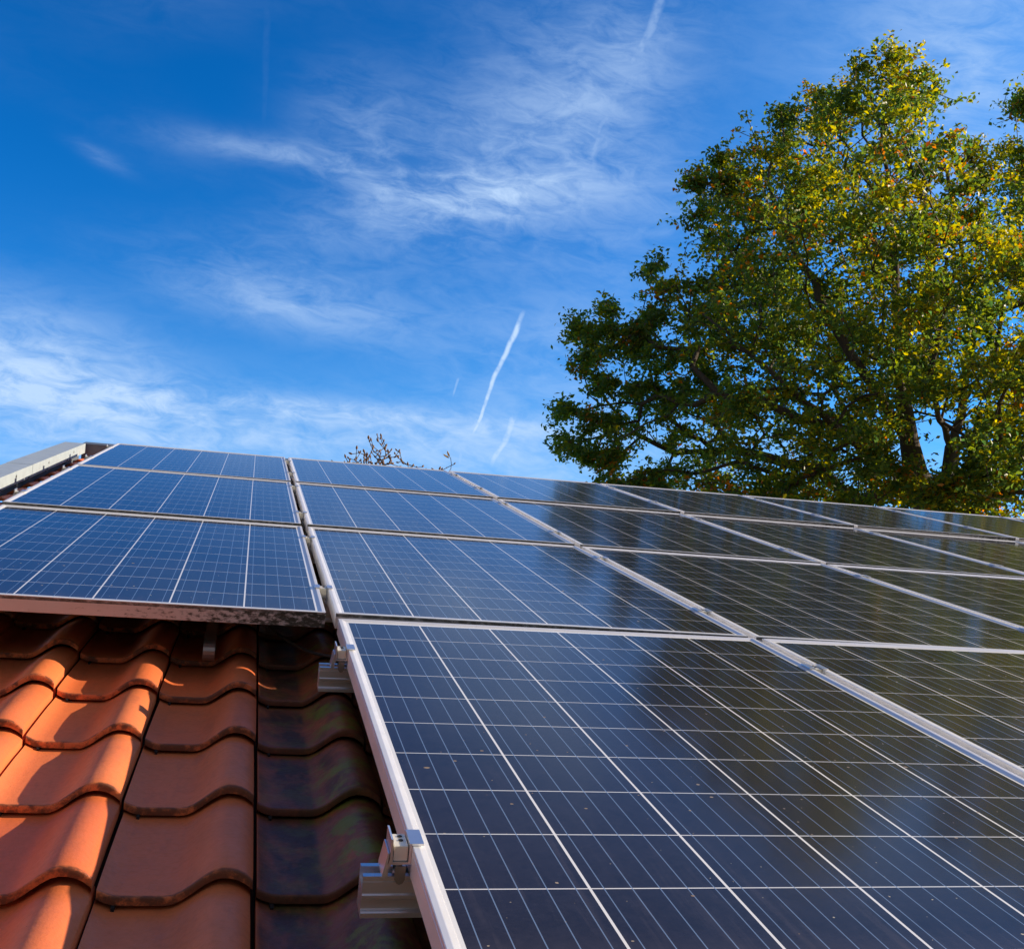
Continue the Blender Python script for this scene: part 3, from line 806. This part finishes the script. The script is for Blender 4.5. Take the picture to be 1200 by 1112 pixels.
def leaves_mesh(name, C, cols, size, spread, per, outward=None):
    """per leaves round every sprig centre; a leaf is four folded triangles with a lobed outline"""
    n = len(C) * per
    cen = np.repeat(C, per, axis=0) + RNG.normal(size=(n, 3)) * spread * np.array([1, 1, .62])
    d = RNG.normal(size=(n, 3)); d[:, 2] = d[:, 2] * .7 + .10
    d /= np.linalg.norm(d, axis=1)[:, None]
    up = RNG.normal(size=(n, 3)) * .75 + np.array([0, 0, 1.])
    s = np.cross(d, up); s /= np.linalg.norm(s, axis=1)[:, None]
    nn = np.cross(s, d)
    L = size * RNG.uniform(.65, 1.25, n)[:, None]; Wd = L * RNG.uniform(.22, .30, n)[:, None]
    fold = RNG.uniform(.1, .55, n)[:, None] * Wd; curl = RNG.uniform(-.05, .25, n)[:, None] * L
    b0 = cen - d * L * .5
    tip = cen + d * L * .5 - nn * curl
    midp = cen + nn * 0
    l1 = cen + d * L * .10 + s * Wd + nn * fold; l2 = cen - d * L * .20 + s * Wd * .62 + nn * fold * .6
    r1 = cen + d * L * .10 - s * Wd + nn * fold; r2 = cen - d * L * .20 - s * Wd * .62 + nn * fold * .6
    # 7 verts: base, l2, l1, tip, r1, r2, mid
    V = np.stack([b0, l2, l1, tip, r1, r2, midp], axis=1).reshape(-1, 3)
    idx = np.arange(n)[:, None] * 7
    Q = np.concatenate([idx + np.array([[0, 6, 2, 1]]), idx + np.array([[6, 3, 2, 2]])], axis=0)
    quads = np.concatenate([idx + np.array([[0, 6, 2, 1]]), idx + np.array([[0, 5, 4, 6]])])
    tris = np.concatenate([idx + np.array([[6, 3, 2]]), idx + np.array([[6, 4, 3]])])
    me = bpy.data.meshes.new(name)
    me.vertices.add(len(V)); me.vertices.foreach_set('co', V.astype(np.float32).ravel())
    nl = quads.size + tris.size
    me.loops.add(nl); me.loops.foreach_set('vertex_index', np.concatenate([quads.ravel(), tris.ravel()]).astype(np.int32))
    me.polygons.add(len(quads) + len(tris))
    st = np.concatenate([np.arange(len(quads)) * 4, quads.size + np.arange(len(tris)) * 3])
    me.polygons.foreach_set('loop_start', st.astype(np.int32))
    me.update(calc_edges=True)
    cc = np.repeat(cols, per, axis=0) if len(cols) == len(C) else cols
    u = np.clip(RNG.random(n) * .75 + np.repeat(RNG.random(len(C)), per) * .25, 0, 1)
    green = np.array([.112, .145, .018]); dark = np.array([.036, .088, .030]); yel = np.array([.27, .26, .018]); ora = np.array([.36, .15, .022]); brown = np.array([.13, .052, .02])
    k = cc[:, 0]                         # autumn share of this sprig, raised on the crown's lit side
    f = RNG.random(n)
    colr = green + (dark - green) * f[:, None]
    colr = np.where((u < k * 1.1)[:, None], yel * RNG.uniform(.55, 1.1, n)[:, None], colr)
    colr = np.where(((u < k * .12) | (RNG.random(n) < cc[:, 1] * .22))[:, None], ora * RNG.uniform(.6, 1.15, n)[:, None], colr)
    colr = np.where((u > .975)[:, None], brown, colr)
    colr *= RNG.uniform(.80, 1.30, n)[:, None] * 1.14
    rgba = np.concatenate([np.clip(colr, 0, 1), np.ones((n, 1))], axis=1)
    at_ = me.color_attributes.new('leafcol', 'FLOAT_COLOR', 'POINT')
    at_.data.foreach_set('color', np.repeat(rgba, 7, axis=0).astype(np.float32).ravel())
    return me

def build_tree(name, label, D0, xc, lobes, limbs, halfpx, depth, sprig_px2, per, leaf, spread, autumn, rtrunk, seed):
    """lobes: (x, y, r) clumps of the crown as bearings from the camera, spread through its real depth"""
    global RNG
    RNG = np.random.default_rng(seed)
    base = at(xc, 600, D0); base = Vector((base.x, base.y, 0))
    m = D0 / FPX
    radial = Vector((base.x - CAMP.x, base.y - CAMP.y, 0)).normalized()
    C, A = [], []
    for (x, y, r, *rest) in lobes:
        dens = rest[0] if rest else (.40 if x < 800 else .95)
        th = depth * math.sqrt(max(.05, 1 - ((x - xc) / halfpx) ** 2))
        for layer in (-.75, -.25, .3, .8) if r > 34 else (-.4, .35):
            c = at(x, y, D0 + layer * th) if True else None
            c = Vector(c) + Vector(RNG.normal(size=3) * r * m * .18)
            cnt = int(math.pi * r * r * sprig_px2 * dens / (4 if r > 34 else 2))
            # clumps inside each lobe
            ncl = max(2, int(cnt / 15)); R_ = r * m
            dirs = RNG.normal(size=(ncl, 3)); dirs /= np.linalg.norm(dirs, axis=1)[:, None]
            rad_ = R_ * RNG.random(ncl) ** .42
            cc = np.array(c) + dirs * rad_[:, None] * np.array([1, 1, .95])
            au = RNG.random() * .5 + autumn
            for q in cc:
                og = 0.0 if RNG.random() > .3 else RNG.random()
                kk = max(5, int(RNG.normal(15, 4)))
                off = RNG.normal(size=(kk, 3)) * np.array([.20, .20, .12]) * (R_ + (.58 if x > 800 else .55)) * .8 * np.exp(np.clip(RNG.normal(size=(kk, 1)) * .45, -1, .55))
                C.append(q + off); A.append(np.column_stack([np.full(kk, np.clip(au * RNG.uniform(.2, 1.6), 0, .85)), np.full(kk, og)]))
    C = np.concatenate(C); A = np.concatenate(A)
    # autumn share rises toward the sun, painting the crown's lit side yellower
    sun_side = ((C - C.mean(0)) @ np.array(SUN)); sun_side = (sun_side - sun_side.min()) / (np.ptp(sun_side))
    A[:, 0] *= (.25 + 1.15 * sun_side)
    root = empty(name, base, label=label, cat='tree')
    guides = []
    for i, (fork, pts) in enumerate(limbs):
        w_ = [np.array(at(x, y, D0 + dd)) for (x, y, dd) in pts]
        if i == 0: w_ = [np.array(base)] + w_
        guides.append((None if i == 0 else 0, w_))
    pick = RNG.permutation(len(C))[: min(len(C), 5200)]
    P, par, ends = grow(guides, C[pick], .34, .22)
    Rr = radii(P, par, .0072, 2.05, rtrunk)
    # the part from the ground to the main fork is thick
    P0 = P - np.array(base)
    big_ = Rr > .07
    thick = tube_mesh('trunk', P0, np.where(big_, par, -1), Rr, lambda r: 12 if r > .12 else 8)
    fine = tube_mesh('branches', P0, np.where(big_, -1, par), Rr, lambda r: 5 if r > .02 else 3)
    tr = link('trunk', thick, M_BARK, root); link('branches', fine, M_BARK, root)
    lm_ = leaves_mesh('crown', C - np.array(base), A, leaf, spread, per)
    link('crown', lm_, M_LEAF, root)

    return len(C)

OAK = [(815, 415, 28), (770, 470, 24), (825, 440, 26), (1040, 72, 24), (1062, 92, 30), (1015, 98, 28), (1078, 122, 36), (1035, 130, 38), (990, 138, 34), (955, 112, 20), (958, 150, 36), (915, 140, 15), (912, 178, 32), (880, 205, 30),
       (945, 205, 46), (1000, 200, 48, .7), (1062, 195, 50), (1118, 190, 38), (1150, 215, 32), (845, 185, 17), (848, 222, 32), (822, 212, 16), (822, 250, 22), (832, 285, 26), (868, 270, 44), (925, 275, 50, .8),
       (990, 275, 55, .62), (1055, 275, 55, .8), (1115, 270, 50), (1165, 290, 46), (852, 330, 34), (835, 355, 26), (890, 345, 46), (955, 350, 52), (1020, 355, 52, .75), (1085, 350, 52, .9), (1145, 360, 50),
       (766, 318, 11), (780, 335, 19), (800, 362, 30), (770, 372, 14), (845, 390, 42), (905, 415, 50), (970, 425, 52, .9), (1035, 430, 50, .8), (1095, 425, 48), (1155, 435, 46), (1200, 420, 42),
       (676, 384, 11), (692, 398, 12), (711, 364, 11), (713, 392, 11), (688, 428, 12), (706, 448, 16), (733, 420, 18), (748, 388, 10), (752, 398, 11), (738, 455, 22), (775, 425, 21), (790, 455, 27),
       (672, 482, 12), (690, 495, 15), (664, 520, 11), (684, 530, 14), (716, 500, 22), (712, 545, 16), (745, 520, 27), (760, 560, 21), (790, 510, 34), (845, 470, 46), (850, 535, 44), (800, 565, 26),
       (905, 490, 48), (900, 560, 34, .8), (960, 500, 44), (960, 555, 34), (1010, 500, 38, .75), (1015, 560, 34), (1070, 575, 34, .9), (1120, 585, 34), (1145, 525, 22, .3), (1030, 530, 22, .6), (1100, 455, 28, .5), (1030, 480, 34, .7), (1155, 500, 26, .6), (1165, 565, 34), (1090, 600, 30), (1190, 590, 34), (1150, 600, 30),
       (1030, 595, 26), (1062, 562, 24), (1150, 562, 26), (1113, 572, 20), (715, 566, 10), (742, 574, 13), (772, 578, 15), (815, 582, 20), (860, 582, 22), (905, 585, 20), (945, 590, 20), (985, 592, 20), (1180, 480, 42, .7), (1215, 520, 44), (1245, 330, 50), (1235, 400, 50), (1250, 470, 50), (1240, 560, 50), (1290, 500, 50), (1285, 420, 50), (1290, 580, 50)]
LIMBS = [(None, [(1092, 640, 0), (1092, 600, 0)]),
         (0, [(1092, 600, 0), (1074, 560, -.2), (1066, 520, -.5), (1058, 470, -.8), (1052, 400, -1), (1048, 300, -1), (1040, 200, -.6), (1042, 110, -.4)]),
         (0, [(1092, 600, 0), (1112, 560, .2), (1116, 525, .3), (1128, 470, .6), (1140, 400, .8), (1128, 300, .8), (1110, 200, .5)]),
         (0, [(1066, 520, -.5), (1040, 480, -1.0), (1000, 420, -1.5), (960, 350, -1.8), (920, 270, -2), (900, 210, -2)]),
         (0, [(1058, 470, -.8), (1085, 400, .5), (1092, 330, 1.2), (1080, 230, 1.5)]),
         (0, [(1074, 560, -.2), (1030, 545, -1.2), (980, 500, -2.2), (920, 450, -2.8), (860, 400, -3), (800, 360, -3)]),
         (0, [(1074, 575, -.2), (1010, 590, 1.0), (985, 575, 1.2), (960, 550, 1.3), (920, 543, 1.4), (860, 528, 1.5), (790, 530, 1.3), (730, 500, 1.2), (700, 450, 1)]),
         (0, [(1116, 530, .3), (1150, 505, .5), (1180, 490, 1.0), (1215, 440, 1.4), (1240, 380, 1.5)]),
         (0, [(1150, 505, .5), (1175, 545, -.5), (1200, 530, -1.2), (1260, 500, -1.5)]),
         (0, [(1116, 525, .3), (1100, 490, -1.8), (1090, 440, -2.4), (1110, 340, -2.8)]),
         (0, [(1128, 470, .6), (1165, 420, -1), (1180, 340, -1.4)])]
build_tree('oak_tree', 'big oak with green and orange autumn leaves rising behind the right half of the panels', 22.0, 1092, OAK, LIMBS,
           470, 4.6, .040, 12, .110, .078, .20, .62, 5)
OAK2 = [(1198, 118, 12), (1215, 130, 34), (1196, 175, 20), (1190, 205, 24), (1225, 200, 50), (1210, 255, 40, .8), (1240, 290, 50), (1205, 320, 30, .6), (1290, 200, 60), (1300, 290, 60), (1350, 240, 60), (1350, 330, 60),
        (1270, 380, 50), (1330, 420, 60), (1260, 120, 45), (1310, 110, 50), (1400, 300, 55), (1390, 400, 55), (1290, 470, 50), (1350, 500, 50)]
LIMBS2 = [(None, [(1310, 640, 0), (1305, 520, 0), (1300, 420, 0), (1300, 300, 0), (1290, 150, 0)]),
          (0, [(1303, 480, 0), (1240, 430, -.6), (1200, 360, -1), (1195, 260, -1)]), (0, [(1300, 420, 0), (1360, 350, .8), (1370, 260, 1)])]
build_tree('oak_tree', 'second oak mostly outside the picture, only its dull reddish edge at the right border', 27.0, 1310, OAK2, LIMBS2,
           150, 3.0, .0150, 10, .13, .13, .34, .34, 9)

# ------------------------------------------------------------------ magnolia behind the ridge
def magnolia():
    rng = np.random.default_rng(4)
    D0 = 9.6
    base = at(452, 560, D0); base = Vector((base.x, base.y, 0)); root = empty('magnolia_tree', base, label='bare magnolia twigs with pale fuzzy buds poking above the ridge, left of the oak', cat='tree')
    B = np.array(base)
    top = {}
    heads = [(442, 508), (432, 512), (418, 524), (405, 534), (412, 530), (408, 540), (427, 528), (438, 522), (447, 520), (452, 521), (455, 528), (458, 526), (465, 526), (463, 530), (446, 530), (440, 534),
             (434, 534), (429, 538), (423, 538), (418, 536), (450, 536), (457, 536), (462, 534), (430, 532), (444, 540), (471, 538), (478, 543), (484, 544), (495, 545), (390, 539), (515, 548), (508, 549), (425, 544), (436, 542),
             (443, 515), (449, 543), (455, 542), (468, 545), (441, 527), (436, 529), (460, 541), (415, 543), (517, 550),
             (528, 534), (532, 542)]
    heads += [(x + rng.uniform(-5, 5), y + rng.uniform(1, 8)) for x, y in heads[:33] for _ in range(2)]
    mainn = [at(452, 620, D0), at(448, 560, D0)]
    guides = [(None, [B, B + np.array([.05, 0, 1.2]), B + np.array([-.05, .05, 2.8]), np.array(at(452, 640, D0)), np.array(at(447, 552, D0))]),
              (0, [np.array(at(452, 640, D0)), np.array(at(430, 600, D0 + .1)), np.array(at(420, 560, D0 + .2)), np.array(at(418, 545, D0 + .2))]),
              (0, [np.array(at(452, 640, D0)), np.array(at(480, 600, D0 - .1)), np.array(at(482, 556, D0))]),
              (0, [np.array(at(452, 640, D0)), np.array(at(505, 610, D0)), np.array(at(524, 575, D0)), np.array(at(526, 553, D0))])]
    tg = [np.array(at(x, y + 2, D0 + rng.uniform(-.25, .25))) for x, y in heads]
    P, par, ends = grow(guides, tg, .05, .35)
    R_ = radii(P, par, .0028, 2.3, .08)
    link('trunk', tube_mesh('trunk', P - B, par, R_, lambda r: 8 if r > .02 else 5), M_TWIG, root)
    m, t, b = mat('magnolia_bud'); oc = t.n('ShaderNodeTexCoord').outputs['Object']
    t.put(b.inputs['Base Color'], t.mix(t.noise(oc, 40., 3), (.09, .05, .03, 1), (.34, .21, .12, 1))); b.inputs['Roughness'].default_value = .8
    bm = bmesh.new(); bmesh.ops.create_uvsphere(bm, u_segments=8, v_segments=6, radius=1)
    for v_ in bm.verts:
        if v_.co.z > 0: v_.co.x *= 1 - .45 * v_.co.z; v_.co.y *= 1 - .45 * v_.co.z
    proto_bud = []
    def bud(p, d, s):
        if not proto_bud: o = link('bud', bm, m, root, smooth=True); proto_bud.append(o)
        else: o = proto_bud[0].copy(); COL.objects.link(o)
        o.location = Vector(p) + Vector(d) * s * .45
        o.rotation_euler = Vector(d).to_track_quat('Z', 'Y').to_euler(); o.scale = (s * .34, s * .34, s * .72)
    for e_, (x, y) in zip(ends, heads):
        if y == 534 and x == 528: continue
        d = P[e_] - P[par[e_]]; d = d / np.linalg.norm(d) + np.array([0, 0, .6]); d /= np.linalg.norm(d)
        bud(P[e_] - B, d, rng.uniform(.018, .030))
        for k in range(1):
            j = par[e_] if k == 0 else par[par[e_]]
            dd = d + rng.normal(size=3) * .5; dd /= np.linalg.norm(dd); bud(P[j] - B, dd, rng.uniform(.013, .022))
    # the few leaves still on
    m2, t2, b2 = mat('magnolia_leaf'); b2.inputs['Base Color'].default_value = (.42, .27, .03, 1); b2.inputs['Roughness'].default_value = .6
    bm = bmesh.new()
    for (x, y, dx, dy) in ((527, 537, -8, -5), (527, 536, -3, -8), (408, 545, 5, -3), (424, 541, -3, 5)):
        a = np.array(at(x, y, D0)) - B; c = np.array(at(x + dx, y + dy, D0 - .02)) - B
        t_ = c - a; sd = np.cross(t_, np.array(fwd)); sd = sd / np.linalg.norm(sd) * .009
        vs = [bm.verts.new(q) for q in (a, a + t_ * .35 + sd, a + t_ * .75 + sd * .8, c, a + t_ * .75 - sd * .8 + np.array([0, .006, 0]), a + t_ * .35 - sd + np.array([0, .006, 0]))]
        bm.faces.new(vs)
    link('leaves', bm, m2, root)
magnolia()
